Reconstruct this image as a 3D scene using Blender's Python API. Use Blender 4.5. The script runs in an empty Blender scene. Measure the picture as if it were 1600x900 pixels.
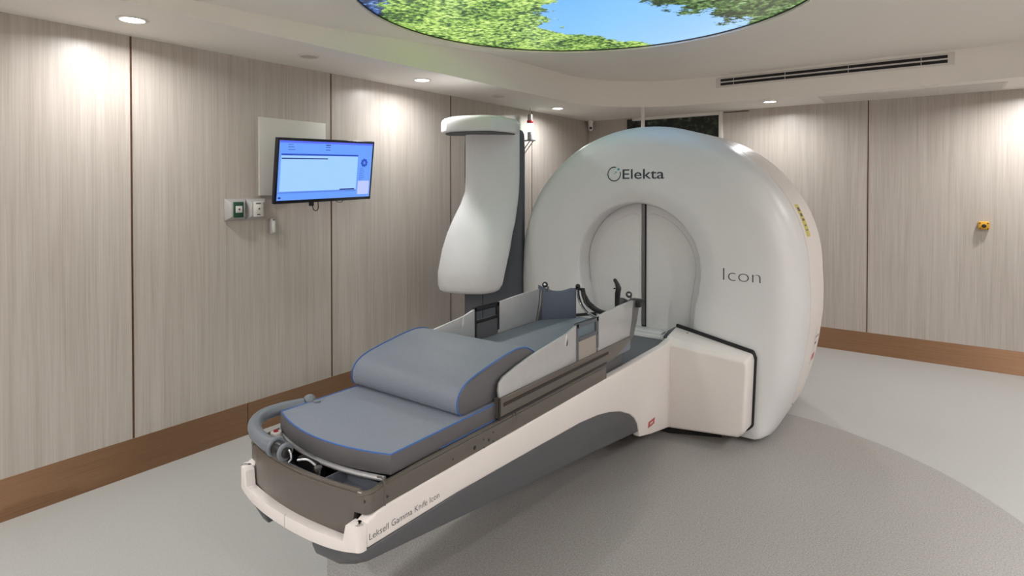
import bpy, bmesh, math, random
from mathutils import Vector, Matrix
random.seed(4)
scene = bpy.context.scene
COL = scene.collection
PI = math.pi

# ------------------------------------------------------------------ room numbers (metres)
XL, YB = -3.608, 6.539          # left wall, back wall
XR, YF = 1.95, -1.35            # right wall and wall behind the camera
HS = 2.434                      # soffit height
HB = 0.205                      # skirting height
FX0, FX1, FY0, FY1 = -2.96, 1.25, -0.70, 5.86   # inner edge of the soffit
FR = 1.0

# ------------------------------------------------------------------ materials
def mat(name, col, rough=0.5, metal=0.0, spec=0.5, coat=0.0, emit=None, estr=0.0, bump=0.0, bscale=300.0, var=0.0):
    m = bpy.data.materials.new(name); m.use_nodes = True
    nt = m.node_tree; b = nt.nodes['Principled BSDF']
    b.inputs['Base Color'].default_value = (*col, 1)
    b.inputs['Roughness'].default_value = rough
    b.inputs['Metallic'].default_value = metal
    b.inputs['Specular IOR Level'].default_value = spec
    b.inputs['Coat Weight'].default_value = coat
    if emit:
        b.inputs['Emission Color'].default_value = (*emit, 1)
        b.inputs['Emission Strength'].default_value = estr
    if bump or var:
        tc = nt.nodes.new('ShaderNodeTexCoord')
        n = nt.nodes.new('ShaderNodeTexNoise'); n.inputs['Scale'].default_value = bscale
        n.inputs['Detail'].default_value = 3
        nt.links.new(tc.outputs['Object'], n.inputs['Vector'])
        if bump:
            bp = nt.nodes.new('ShaderNodeBump'); bp.inputs['Strength'].default_value = bump
            bp.inputs['Distance'].default_value = 0.002
            nt.links.new(n.outputs['Fac'], bp.inputs['Height']); nt.links.new(bp.outputs['Normal'], b.inputs['Normal'])
        if var:
            r = nt.nodes.new('ShaderNodeValToRGB')
            r.color_ramp.elements[0].position = .3; r.color_ramp.elements[1].position = .7
            r.color_ramp.elements[0].color = (*[c*(1-var) for c in col], 1)
            r.color_ramp.elements[1].color = (*[min(1, c*(1+var)) for c in col], 1)
            nt.links.new(n.outputs['Fac'], r.inputs['Fac']); nt.links.new(r.outputs['Color'], b.inputs['Base Color'])
    return m

def s2l(r, g, b):
    f = lambda c: (c/255/12.92 if c/255 <= .04045 else ((c/255+.055)/1.055)**2.4)
    return (f(r), f(g), f(b))

class NT:
    """tiny node helper"""
    def __init__(s, m): s.nt = m.node_tree; s.b = s.nt.nodes['Principled BSDF']
    def n(s, t, **k):
        x = s.nt.nodes.new(t)
        for a, v in k.items(): setattr(x, a, v)
        return x
    def l(s, a, b): s.nt.links.new(a, b)
    def math(s, op, a, b=None, c=None, clamp=False):
        x = s.n('ShaderNodeMath', operation=op); x.use_clamp = clamp
        for i, v in enumerate((a, b, c)):
            if v is None: continue
            if hasattr(v, 'is_output'): s.l(v, x.inputs[i])
            else: x.inputs[i].default_value = v
        return x.outputs[0]
    def ramp(s, fac, stops, interp='LINEAR'):
        r = s.n('ShaderNodeValToRGB'); cr = r.color_ramp; cr.interpolation = interp
        while len(cr.elements) < len(stops): cr.elements.new(.5)
        for e, (p, c) in zip(cr.elements, stops): e.position = p; e.color = (*c, 1)
        s.l(fac, r.inputs['Fac']); return r.outputs['Color']
    def mix(s, f, a, b, mode='MIX'):
        x = s.n('ShaderNodeMix', data_type='RGBA', blend_type=mode)
        for i, v in ((0, f), (6, a), (7, b)):
            if hasattr(v, 'is_output'): s.l(v, x.inputs[i])
            elif i == 0: x.inputs[0].default_value = v
            else: x.inputs[i].default_value = (*v, 1)
        return x.outputs[2]
    def pos(s, scale=(1, 1, 1), loc=(0, 0, 0)):
        tc = s.n('ShaderNodeTexCoord'); mp = s.n('ShaderNodeMapping')
        mp.inputs['Scale'].default_value = scale; mp.inputs['Location'].default_value = loc
        s.l(tc.outputs['Object'], mp.inputs['Vector']); return mp.outputs[0]
    def noise(s, vec, scale, detail=2, rough=.5):
        x = s.n('ShaderNodeTexNoise'); x.inputs['Scale'].default_value = scale
        x.inputs['Detail'].default_value = detail; x.inputs['Roughness'].default_value = rough
        s.l(vec, x.inputs['Vector']); return x.outputs['Fac']

def laminate():
    m = mat('striped_laminate', (.5, .45, .4), .34, spec=.45)
    q = NT(m)
    f1 = q.noise(q.pos((34, 34, .9)), 1.0, 4, .62)
    f2 = q.noise(q.pos((150, 150, 2.2)), 1.0, 3, .6)
    f = q.math('ADD', q.math('MULTIPLY', f1, .5), q.math('MULTIPLY', f2, .5))
    c = q.ramp(f, [(.30, s2l(166, 157, 147)), (.45, s2l(180, 171, 162)), (.56, s2l(188, 180, 172)), (.72, s2l(198, 191, 184))])
    q.l(c, q.b.inputs['Base Color'])
    bp = q.n('ShaderNodeBump'); bp.inputs['Strength'].default_value = .25; bp.inputs['Distance'].default_value = .002
    q.l(f, bp.inputs['Height']); q.l(bp.outputs[0], q.b.inputs['Normal'])
    return m

def vinyl():
    m = mat('speckled_vinyl', (.5, .5, .5), .38, spec=.4)
    q = NT(m)
    tc = q.n('ShaderNodeTexCoord'); sx = q.n('ShaderNodeSeparateXYZ'); q.l(tc.outputs['Object'], sx.inputs[0])
    dx = q.math('SUBTRACT', sx.outputs[0], -1.10); dy = q.math('SUBTRACT', sx.outputs[1], 2.84)
    d = q.math('SQRT', q.math('ADD', q.math('MULTIPLY', dx, dx), q.math('MULTIPLY', dy, dy)))
    inside = q.math('LESS_THAN', d, 1.65)
    sp = q.noise(tc.outputs['Object'], 150, 3, .7)
    big = q.noise(tc.outputs['Object'], 3, 2)
    dark = q.ramp(sp, [(.30, s2l(112, 108, 104)), (.42, s2l(150, 146, 142)), (.58, s2l(166, 163, 159)), (.72, s2l(192, 189, 185))])
    light = q.ramp(sp, [(.30, s2l(168, 168, 165)), (.5, s2l(177, 177, 174)), (.7, s2l(184, 184, 181))])
    # coarse dark flakes in the vinyl
    v = q.n('ShaderNodeTexVoronoi'); v.inputs['Scale'].default_value = 120; q.l(tc.outputs['Object'], v.inputs['Vector'])
    fl = q.math('MULTIPLY', q.math('LESS_THAN', v.outputs['Distance'], .17), .45)
    dark = q.mix(fl, dark, s2l(92, 87, 83)); light = q.mix(q.math('MULTIPLY', fl, .25), light, s2l(150, 145, 138))
    c = q.mix(inside, light, dark)
    c = q.mix(q.math('MULTIPLY', big, .08), c, (.45, .43, .4))
    q.l(c, q.b.inputs['Base Color'])
    return m

def copper():
    m = mat('brushed_copper', s2l(150, 103, 76), .42, metal=.85)
    q = NT(m)
    f = q.noise(q.pos((3, 3, 240)), 1.0, 2)
    c = q.ramp(f, [(.3, s2l(156, 119, 91)), (.7, s2l(168, 132, 104))]); q.l(c, q.b.inputs['Base Color'])
    bp = q.n('ShaderNodeBump'); bp.inputs['Strength'].default_value = .35; bp.inputs['Distance'].default_value = .0015
    q.l(f, bp.inputs['Height']); q.l(bp.outputs[0], q.b.inputs['Normal'])
    q.b.inputs['Anisotropic'].default_value = .92
    tg = q.n('ShaderNodeCombineXYZ'); tg.inputs[2].default_value = 1
    q.l(tg.outputs[0], q.b.inputs['Tangent'])
    return m

def sky_print():
    """backlit photo print on the round ceiling panel: leaves around open blue sky"""
    m = mat('backlit_sky_print', (.02, .02, .02), .3)
    q = NT(m)
    tc = q.n('ShaderNodeTexCoord'); P = tc.outputs['Object']
    sx = q.n('ShaderNodeSeparateXYZ'); q.l(P, sx.inputs[0]); X, Y = sx.outputs[0], sx.outputs[1]
    n1 = q.noise(P, 4.5, 8, .72); n2 = q.noise(q.pos((1, 1, 1), (7, 3, 0)), 6.5, 8, .72)
    e1 = q.math('MULTIPLY', q.math('SUBTRACT', n1, .5), 1.0); e2 = q.math('MULTIPLY', q.math('SUBTRACT', n2, .5), 1.1)
    # object origin = panel centre (-1.62, 2.88)
    # left crown: everything west of the line through (-.135,-.127) and (-.62,.55)
    a = q.math('ADD', q.math('MULTIPLY', X, .86), q.math('MULTIPLY', Y, .52))
    left = q.math('LESS_THAN', q.math('ADD', a, e1), -.20)
    # low crown along the rim: beyond the line (-.62,.50) to (-.21,1.236)
    b_ = q.math('SUBTRACT', q.math('MULTIPLY', Y, .49), q.math('MULTIPLY', X, .873))
    low = q.math('GREATER_THAN', q.math('ADD', b_, q.math('MULTIPLY', e1, .45)), .715)
    # thin branches on the east side
    c_ = q.math('SUBTRACT', q.math('MULTIPLY', X, .93), q.math('MULTIPLY', Y, .37))
    br = q.math('GREATER_THAN', q.math('ADD', c_, e2), .13)
    south = q.math('LESS_THAN', q.math('ADD', Y, e2), -.75)
    mask1 = q.math('MAXIMUM', left, low); mask2 = q.math('MAXIMUM', br, south)
    lf = q.noise(q.pos((1.0, 1.0, 1), (3, 1, 0)), 26, 6, .75)
    v = q.n('ShaderNodeTexVoronoi'); v.inputs['Scale'].default_value = 34; q.l(P, v.inputs['Vector'])
    lfv = q.math('SUBTRACT', lf, q.math('MULTIPLY', q.math('SUBTRACT', v.outputs['Distance'], .45), .22))
    clump = q.noise(q.pos((1, 1, 1), (1, 5, 0)), 4.2, 3)
    l2 = q.math('ADD', lfv, q.math('MULTIPLY', q.math('SUBTRACT', clump, .5), .42))
    green = q.ramp(l2, [(.36, s2l(22, 60, 34)), (.44, s2l(78, 122, 54)), (.50, s2l(140, 182, 84)), (.58, s2l(182, 216, 108)), (.70, s2l(226, 244, 160))])
    dk = q.ramp(l2, [(.38, s2l(40, 52, 36)), (.48, s2l(72, 100, 56)), (.57, s2l(118, 150, 84)), (.70, s2l(176, 206, 176))])
    skyf = q.math('ADD', q.math('MULTIPLY', X, .35), q.math('MULTIPLY', Y, .5), None)
    sky = q.ramp(q.math('ADD', skyf, .25, clamp=True), [(0, s2l(96, 168, 250)), (.45, s2l(128, 190, 252)), (1, s2l(164, 204, 248))])
    n3 = q.noise(q.pos((1, 1, 1), (2, 9, 0)), 7, 6, .7)
    west = q.math('ADD', q.math('MULTIPLY', X, -.6), q.math('MULTIPLY', Y, -.8))
    gapm = q.math('GREATER_THAN', q.math('ADD', west, q.math('MULTIPLY', n3, .9)), 1.52)
    navy = q.ramp(l2, [(.40, s2l(16, 34, 66)), (.52, s2l(52, 84, 150)), (.66, s2l(120, 170, 225))])
    green = q.mix(gapm, green, navy)
    col = q.mix(mask2, sky, dk); col = q.mix(mask1, col, green)
    # deep blue shade gaps near the west rim
    q.l(col, q.b.inputs['Emission Color']); q.b.inputs['Emission Strength'].default_value = .76
    return m

def leaf_print():
    m = mat('dark_leaf_wall', (.02, .03, .02), .6)
    q = NT(m)
    P = q.pos((1, 1, 1))
    v = q.n('ShaderNodeTexVoronoi'); v.inputs['Scale'].default_value = 22; q.l(P, v.inputs['Vector'])
    n = q.noise(P, 14, 4, .7)
    f = q.math('SUBTRACT', n, q.math('MULTIPLY', v.outputs['Distance'], .25))
    c = q.ramp(f, [(.34, (.004, .005, .004)), (.44, (.02, .03, .018)), (.53, (.06, .09, .04)), (.64, (.22, .24, .15))])
    q.l(c, q.b.inputs['Base Color'])
    return m

def fabric():
    m = mat('grey_blue_vinyl_fabric', s2l(128, 134, 146), .55, spec=.35)
    q = NT(m)
    f = q.noise(q.pos(), 650, 2)
    c = q.ramp(f, [(.35, s2l(116, 122, 134)), (.65, s2l(138, 144, 156))]); q.l(c, q.b.inputs['Base Color'])
    bp = q.n('ShaderNodeBump'); bp.inputs['Strength'].default_value = .2; bp.inputs['Distance'].default_value = .001
    q.l(f, bp.inputs['Height']); q.l(bp.outputs[0], q.b.inputs['Normal'])
    return m

M = dict(
    lam=laminate(), floor=vinyl(), copper=copper(), sky=sky_print(), leaf=leaf_print(), fabric=fabric(),
    ceil=mat('matte_ceiling_paint', s2l(238, 233, 226), .75, bump=.05, bscale=60),
    white=mat('white_lacquer', s2l(222, 221, 222), .38, coat=0, var=.01, bscale=4),
    cream=mat('warm_white_shell', s2l(229, 222, 218), .36, coat=0, var=.01, bscale=4),
    graphite=mat('graphite_metallic_paint', s2l(104, 98, 92), .30, metal=.3, coat=.2, bump=.05, bscale=900),
    dgrey=mat('dark_grey_plastic', s2l(86, 86, 90), .5, bump=.05, bscale=700),
    slate=mat('slate_grey_plastic', s2l(92, 96, 104), .45, bump=.05, bscale=700),
    sidefab=mat('charcoal_side_fabric', s2l(92, 90, 92), .6, bump=.15, bscale=700, var=.05),
    padblue=mat('slate_blue_pad', s2l(88, 96, 112), .6, bump=.1, bscale=600),
    piping=mat('blue_piping', s2l(50, 100, 172), .5, var=.03),
    black=mat('black_plastic', (.012, .012, .013), .4, bump=.03),
    gap=mat('dark_gap_rubber', (.008, .008, .009), .7, bump=.03),
    silver=mat('satin_silver_panel', s2l(196, 196, 198), .32, metal=.45, var=.02, bscale=40),
    silver2=mat('warm_silver_insert', s2l(170, 162, 152), .4, metal=.3, var=.02, bscale=40),
    chrome=mat('polished_chrome', (.75, .75, .76), .12, metal=1, var=.01),
    tube=mat('grey_rubber_grip', s2l(112, 118, 126), .45, bump=.04, bscale=500),
    slot=mat('dark_brown_slot', s2l(46, 40, 36), .6, var=.05),
    steel=mat('grey_steel', s2l(120, 120, 122), .35, metal=.7, var=.03),
    jamb=mat('white_frame_paint', s2l(222, 218, 212), .5, var=.01),
    seam=mat('dark_bronze_seam', s2l(96, 70, 54), .4, metal=.5, var=.2, bscale=30),
    lamp=mat('lit_lamp_diffuser', (.9, .9, .9), .4, emit=(1, .96, .9), estr=9),
    off=mat('unlit_lamp_diffuser', s2l(196, 190, 182), .4, var=.02),
    trim=mat('white_lamp_ring', s2l(226, 222, 216), .4, var=.01),
    cab=mat('ceiling_grille_paint', s2l(216, 211, 205), .6, var=.01),
    yellow=mat('yellow_plastic', s2l(214, 160, 36), .45, var=.03),
    ylabel=mat('yellow_label', s2l(206, 190, 70), .5, var=.05),
    green=mat('green_switch_face', s2l(14, 78, 50), .4, var=.02),
    red=mat('red_lens', s2l(176, 30, 40), .3, var=.02),
    redlab=mat('faded_red_label', s2l(186, 84, 84), .5, var=.1, bscale=200),
    gglow=mat('lit_green_lens', (.3, .9, .75), .3, emit=(.42, 1, .78), estr=1.7),
    ink=mat('dark_blue_ink', s2l(38, 50, 66), .5, var=.02),
    inkgrey=mat('grey_ink', s2l(66, 70, 76), .5, var=.02),
    teal=mat('teal_ink', s2l(70, 160, 176), .5, var=.02),
    bezel=mat('glossy_black_bezel', (.008, .008, .014), .25, var=.02),
    board=mat('white_board', s2l(206, 203, 196), .6, var=.01),
    alu=mat('silver_grey_box', s2l(172, 170, 168), .4, metal=.2, var=.02),
)
def scr(name, c, s=1.0): return mat(name, (.01, .01, .01), .3, emit=s2l(*c), estr=s*.68)
M['s_bg'] = scr('screen_blue', (104, 158, 255)); M['s_light'] = scr('screen_pale', (160, 206, 255))
M['s_dark'] = scr('screen_dark_blue', (34, 76, 190)); M['s_top'] = scr('screen_title_blue', (86, 104, 240))
M['s_mid'] = scr('screen_mid_blue', (92, 134, 226)); M['s_white'] = scr('screen_lilac', (186, 200, 255))
M['s_ink'] = scr('screen_ink', (26, 50, 128))

# ------------------------------------------------------------------ mesh helpers
WL = {}          # world location of each root
def finish(bm, smooth=None):
    bmesh.ops.remove_doubles(bm, verts=bm.verts, dist=1e-5)
    bmesh.ops.recalc_face_normals(bm, faces=bm.faces)
def obj(name, bm, m, parent=None, bevel=0, seg=2, smooth=True, angle=35, loc=None, mats=None):
    finish(bm)
    off = Vector((0, 0, 0))
    if parent is not None: off = WL[parent.name]
    elif loc is not None: off = Vector(loc)
    if off.length: bmesh.ops.translate(bm, verts=bm.verts, vec=-off)
    me = bpy.data.meshes.new(name); bm.to_mesh(me); bm.free()
    for x in (mats or [m]): me.materials.append(x)
    o = bpy.data.objects.new(name, me); COL.objects.link(o)
    if parent is not None: o.parent = parent
    else: o.location = off
    WL[o.name] = off
    if bevel:
        b = o.modifiers.new('Bevel', 'BEVEL'); b.width = bevel; b.segments = seg
        b.limit_method = 'ANGLE'; b.angle_limit = math.radians(30)
        b.harden_normals = False
    if smooth:
        for p in me.polygons: p.use_smooth = True
        a = math.radians(angle)
        bm2 = bmesh.new(); bm2.from_mesh(me)
        for e in bm2.edges:
            if len(e.link_faces) == 2 and e.calc_face_angle(0) > a: e.smooth = False
        if not bevel: bm2.to_mesh(me)
        bm2.free()
    return o
def thing(name, label, cat, loc=(0, 0, 0), group=None):
    o = bpy.data.objects.new(name, None); COL.objects.link(o); o.location = loc
    o.empty_display_size = .1
    WL[o.name] = Vector(loc); tag(o, label, cat, group); return o
def tag(o, label, cat, group=None):
    o['label'] = label; o['category'] = cat
    if group: o['group'] = group
    return o
def struct(name, bm, m, **k):
    o = obj(name, bm, m, **k); o['kind'] = 'structure'; return o
def B(): return bmesh.new()
def box(bm, a, b):
    x0, y0, z0 = a; x1, y1, z1 = b
    v = [bm.verts.new(p) for p in ((x0,y0,z0),(x1,y0,z0),(x1,y1,z0),(x0,y1,z0),(x0,y0,z1),(x1,y0,z1),(x1,y1,z1),(x0,y1,z1))]
    for f in ((0,1,2,3),(4,5,6,7),(0,1,5,4),(1,2,6,5),(2,3,7,6),(3,0,4,7)): bm.faces.new([v[i] for i in f])
    return bm
def prism(bm, poly, axis, a, b):
    """poly in the two other axes (in x,y,z order), extruded along axis from a to b"""
    def P(p, t):
        return {'x': (t, p[0], p[1]), 'y': (p[0], t, p[1]), 'z': (p[0], p[1], t)}[axis]
    A = [bm.verts.new(P(p, a)) for p in poly]; C = [bm.verts.new(P(p, b)) for p in poly]
    bm.faces.new(A); bm.faces.new(C)
    n = len(poly)
    for i in range(n): bm.faces.new([A[i], A[(i+1) % n], C[(i+1) % n], C[i]])
    return bm
def loft(bm, rings, cap0=True, cap1=True, closed=True):
    R = [[bm.verts.new(p) for p in r] for r in rings]
    n = len(R[0])
    for a, b in zip(R, R[1:]):
        for i in range(n if closed else n-1):
            j = (i+1) % n
            bm.faces.new([a[i], a[j], b[j], b[i]])
    if cap0: bm.faces.new(R[0])
    if cap1: bm.faces.new(R[-1])
    return bm
def frames(pts):
    out = []
    up = Vector((0, 0, 1))
    for i, p in enumerate(pts):
        t = (pts[min(i+1, len(pts)-1)] - pts[max(i-1, 0)]).normalized()
        u = up if abs(t.dot(up)) < .95 else Vector((1, 0, 0))
        s = t.cross(u).normalized(); out.append((p, s, s.cross(t).normalized(), t))
    return out
def tube(bm, pts, r, n=10, closed=False):
    pts = [Vector(p) for p in pts]
    rings = [[p + s*math.cos(2*PI*k/n)*r + u*math.sin(2*PI*k/n)*r for k in range(n)] for p, s, u, t in frames(pts)]
    if closed: rings.append(rings[0])
    return loft(bm, rings, not closed, not closed)
def smoothpath(pts, k=6):
    pts = [Vector(p) for p in pts]; out = []
    for i in range(len(pts)-1):
        p0 = pts[max(i-1, 0)]; p1 = pts[i]; p2 = pts[i+1]; p3 = pts[min(i+2, len(pts)-1)]
        for j in range(k):
            t = j/k
            out.append(.5*((2*p1)+(p2-p0)*t+(2*p0-5*p1+4*p2-p3)*t*t+(3*p1-p0-3*p2+p3)*t**3))
    out.append(pts[-1]); return out
def cyl(bm, c, r, h, axis='z', n=32, r2=None):
    """cylinder from c along axis by h"""
    r2 = r if r2 is None else r2
    ax = Vector({'x': (1,0,0), 'y': (0,1,0), 'z': (0,0,1)}[axis] if isinstance(axis, str) else axis).normalized()
    u = ax.orthogonal().normalized(); w = ax.cross(u); c = Vector(c)
    loft(bm, [[c+(u*math.cos(2*PI*k/n)+w*math.sin(2*PI*k/n))*r for k in range(n)],
              [c+ax*h+(u*math.cos(2*PI*k/n)+w*math.sin(2*PI*k/n))*r2 for k in range(n)]])
    return bm
def sphere(bm, c, r, seg=20):
    bmesh.ops.create_uvsphere(bm, u_segments=seg, v_segments=seg//2, radius=r, matrix=Matrix.Translation(c)); return bm
def interp(tab, t):
    if t <= tab[0][0]: return tab[0][1]
    for (a, x), (b, y) in zip(tab, tab[1:]):
        if t <= b: return x + (y-x)*(t-a)/(b-a)
    return tab[-1][1]

# ------------------------------------------------------------------ ROOM
struct('floor', box(B(), (XL-.1, YF-.1, -.1), (XR+.1, YB+.1, 0)), M['floor'])
struct('wall_left', box(B(), (XL-.1, YF-.1, HB-.002), (XL, YB, HS+.5)), M['lam'])
struct('wall_back', box(B(), (XL-.1, YB, HB-.002), (XR+.1, YB+.1, HS+.5)), M['lam'])
struct('wall_right', box(B(), (XR, YF-.1, HB-.002), (XR+.1, YB, HS+.5)), M['lam'])
struct('wall_front', box(B(), (XL, YF-.1, HB-.002), (XR, YF, HS+.5)), M['lam'])
struct('baseboard_left', box(B(), (XL-.1, YF-.1, 0), (XL+.004, YB+.004, HB)), M['copper'])
struct('baseboard_back', box(B(), (XL+.004, YB-.004, 0), (XR+.1, YB+.1, HB)), M['copper'])
struct('baseboard_right', box(B(), (XR-.004, YF, 0), (XR+.1, YB-.004, HB)), M['copper'])
struct('baseboard_front', box(B(), (XL+.004, YF-.1, 0), (XR-.004, YF+.004, HB)), M['copper'])
k = 1
for y in (1.361, 2.673, 3.969, 5.281, .055, -1.25):
    struct('trim_%d' % k, box(B(), (XL-.01, y-.005, HB+.002), (XL+.0015, y+.005, HS-.002)), M['seam']); k += 1
for x in (-.567, .74):
    struct('trim_%d' % k, box(B(), (x-.005, YB-.0015, HB+.002), (x+.005, YB+.01, HS-.002)), M['seam']); k += 1
# seam between two lengths of the skirting
struct('trim_%d' % k, box(B(), (XL, 2.02, .001), (XL+.0052, 2.024, HB-.001)), M['seam']); k += 1

# ceiling: lowered soffit ring, vertical fascia with rounded corners, raised centre with a round opening
def edge_path(n=160):
    """inner edge of the soffit, counter-clockwise from angle 0, sampled by angle about the panel centre"""
    cx, cy = -1.62, 2.88
    pts = []
    dense = []
    def arc(ox, oy, a0, a1):
        for i in range(17):
            a = a0+(a1-a0)*i/16; dense.append((ox+FR*math.cos(a), oy+FR*math.sin(a)))
    arc(FX1-FR, FY1-FR, 0, PI/2); arc(FX0+FR, FY1-FR, PI/2, PI); arc(FX0+FR, FY0+FR, PI, 1.5*PI); arc(FX1-FR, FY0+FR, 1.5*PI, 2*PI)
    dense.append(dense[0])
    for i in range(n):
        a = 2*PI*i/n; d = (math.cos(a), math.sin(a)); best = None
        for (x0, y0), (x1, y1) in zip(dense, dense[1:]):
            ex, ey = x1-x0, y1-y0; den = d[0]*ey-d[1]*ex
            if abs(den) < 1e-9: continue
            t = ((x0-cx)*ey-(y0-cy)*ex)/den; s = ((x0-cx)*d[1]-(y0-cy)*d[0])/den
            if t > 0 and -1e-6 <= s <= 1+1e-6: best = t if best is None else min(best, t)
        pts.append((cx+d[0]*best, cy+d[1]*best))
    return pts
EP = edge_path()
NE = len(EP)
def ztop(x, y):
    # the raised centre dips towards the left-hand side near the camera
    w = max(0, min(1, (x+2.9)/1.2)); w = w*w*(3-2*w)
    zl = interp([(0.8, 2.49), (1.4, 2.515), (2.2, 2.555), (3.7, 2.685), (4.5, 2.70)], y)
    return zl*(1-w)+2.70*w
bm = B()
outer = []
for (x, y) in EP:   # project outward to the room rectangle
    cx, cy = -1.62, 2.88; dx, dy = x-cx, y-cy
    ts = [((XR-cx)/dx if dx > 0 else (XL-cx)/dx) if abs(dx) > 1e-9 else 1e9,
          ((YB-cy)/dy if dy > 0 else (YF-cy)/dy) if abs(dy) > 1e-9 else 1e9]
    t = min(t for t in ts if t > 0); outer.append((cx+dx*t, cy+dy*t))
PR = 1.275; PZ = 2.645
rings = [[(x, y, HS) for x, y in outer], [(x, y, HS) for x, y in EP], [(x, y, ztop(x, y)) for x, y in EP]]
for s in (.25, .5, .75, 1.0):
    r = []
    for i, (x, y) in enumerate(EP):
        a = 2*PI*i/NE; px, py = -1.62+PR*math.cos(a), 2.88+PR*math.sin(a)
        X, Y = x+(px-x)*s, y+(py-y)*s
        w = s*s*(3-2*s); r.append((X, Y, ztop(x, y)*(1-w)+PZ*w))
    rings.append(r)
rings.append([(-1.62+PR*math.cos(2*PI*i/NE), 2.88+PR*math.sin(2*PI*i/NE), PZ+.05) for i in range(NE)])
loft(bm, rings, False, False)
# fill the four soffit corners out to the walls (ring polygon cuts them)
for (cx, cy) in ((XL, YF), (XR, YF), (XR, YB), (XL, YB)):
    box(bm, (min(cx, cx+(.9 if cx < 0 else -.9)), min(cy, cy+(.9 if cy < 0 else -.9)), HS+.0008),
            (max(cx, cx+(.9 if cx < 0 else -.9)), max(cy, cy+(.9 if cy < 0 else -.9)), HS+.02)) if False else None
struct('ceiling', bm, M['ceil'], angle=40)
struct('trim_%d' % k, box(B(), (XL-.1, YF-.1, HS+.5), (XR+.1, YB+.1, HS+.55)), M['ceil']); k += 1   # slab above the ceiling
# soffit corner pieces
cn = 1
bm = B()
for (cx, cy) in ((XL, YF), (XR, YF), (XR, YB), (XL, YB)):
    sx = 1 if cx < 0 else -1; sy = 1 if cy < 0 else -1
    box(bm, (min(cx, cx+sx*.12), min(cy, cy+sy*.12), HS+.0005), (max(cx, cx+sx*.12), max(cy, cy+sy*.12), HS+.02))
struct('trim_%d' % k, bm, M['ceil']); k += 1

# ------------------------------------------------------------------ round luminous ceiling panel
t = thing('luminous_ceiling_panel', 'round backlit ceiling panel printed with leafy treetops and blue sky', 'ceiling light', (-1.62, 2.88, PZ+.02))
bm = B(); bm.faces.new([bm.verts.new((-1.62+(PR-.004)*math.cos(2*PI*i/96), 2.88+(PR-.004)*math.sin(2*PI*i/96), PZ+.02)) for i in range(96)])
bmesh.ops.solidify(bm, geom=bm.faces[:], thickness=.01)
obj('diffuser', bm, M['sky'], t)
bm = B()
ringp = [(PR-.006, PZ+.012), (PR-.001, PZ+.012), (PR-.001, PZ+.019), (PR-.006, PZ+.019)]
loft(bm, [[(-1.62+rr*math.cos(2*PI*i/96), 2.88+rr*math.sin(2*PI*i/96), z) for rr, z in ringp] for i in range(97)], False, False)
obj('rim', bm, M['slot'], t)['label'] = 'thin dark rim'

# ------------------------------------------------------------------ recessed downlights
def downlight(x, y, lit, label, group, z=HS, watt=None, proto={}):
    key = 'lit' if lit else 'off'
    if key not in proto:
        r = thing('downlight', label, 'ceiling light', (x, y, HS), group)
        bm = B(); n = 40; prof = [(.052, 0), (.070, 0), (.072, -.003), (.066, -.007), (.056, -.007), (.052, -.004)]
        loft(bm, [[(x+a*math.cos(2*PI*i/n), y+a*math.sin(2*PI*i/n), HS+z) for a, z in prof] for i in range(n+1)], False, False)
        obj('trim_ring', bm, M['trim'], r)
        bm = B(); cyl(bm, (x, y, HS-.005), .055, .004, n=40); obj('diffuser', bm, M['lamp' if lit else 'off'], r)
        proto[key] = r
    else:
        src = proto[key]; r = src.copy(); COL.objects.link(r); r.location = (x, y, z); r['label'] = label; r['group'] = group
        for ch in src.children:
            c = ch.copy(); COL.objects.link(c); c.parent = r
    if lit:
        l = bpy.data.lights.new('downlight_beam', 'AREA'); l.shape = 'DISK'; l.size = .11; l.energy = watt or LAMP_W; l.spread = math.radians(165)
        l.color = (.995, .993, 1)
        lo = bpy.data.objects.new('downlight_beam', l); COL.objects.link(lo); lo.location = (x, y, z-.012)
    return r
LAMP_W = 6.5
GL, GO = 'lit recessed downlights in the soffit', 'unlit round ceiling fittings between the downlights'
downlight(-3.24, 1.231, True, 'lit round downlight over the left wall, biggest and nearest the camera', GL)
downlight(-3.25, 3.248, True, 'lit round downlight in the left soffit, between the wall screen and the white imaging arm', GL)
downlight(-3.26, 5.252, True, 'lit round downlight in the left soffit beside the signal tower, closest to the room corner', GL)
downlight(-1.345, 6.062, True, 'lit round downlight above the back wall, right of the dark leaf mural', GL)
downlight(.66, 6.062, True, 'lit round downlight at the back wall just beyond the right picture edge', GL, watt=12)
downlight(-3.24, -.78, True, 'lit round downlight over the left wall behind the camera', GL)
downlight(1.6, 4.2, True, 'added lit downlight, out of view, over the far end of the right wall', GL, watt=18)  # right wall lamps are added out of view to even the room light
downlight(1.6, 2.2, True, 'added lit downlight, out of view, over the middle of the right wall', GL, watt=22)
downlight(1.6, .2, True, 'added lit downlight, out of view, over the near end of the right wall', GL, watt=22)
downlight(-2.0, -1.03, True, 'added lit downlight, unseen behind the camera, left half of the front soffit', GL, watt=22)  # front soffit lamps are added out of view to light surfaces facing the camera
downlight(0, -1.03, True, 'added lit downlight, unseen behind the camera, right half of the front soffit', GL, watt=22)
for x, y, where in ((-2.2, .45, 'over the left rear'), (-1.0, .2, 'above the camera'), (.15, .45, 'just right of the camera'), (.62, 1.7, 'right side, middle'), (.62, 3.0, 'right side, far')):
    downlight(x, y, True, 'added unseen fill downlight in raised ceiling, ' + where, 'added unseen fill downlights of the raised ceiling', z=ztop(x, y)-.002, watt=34 if x > -2 else 42)  # added fill lamps out of view, brightening the middle of the room
downlight(-3.245, 2.237, False, 'flat unlit round ceiling fitting above the wall screen, in the soffit', GO)
downlight(-3.256, 4.24, False, 'small unlit round ceiling fitting above the white imaging arm', GO)

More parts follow.
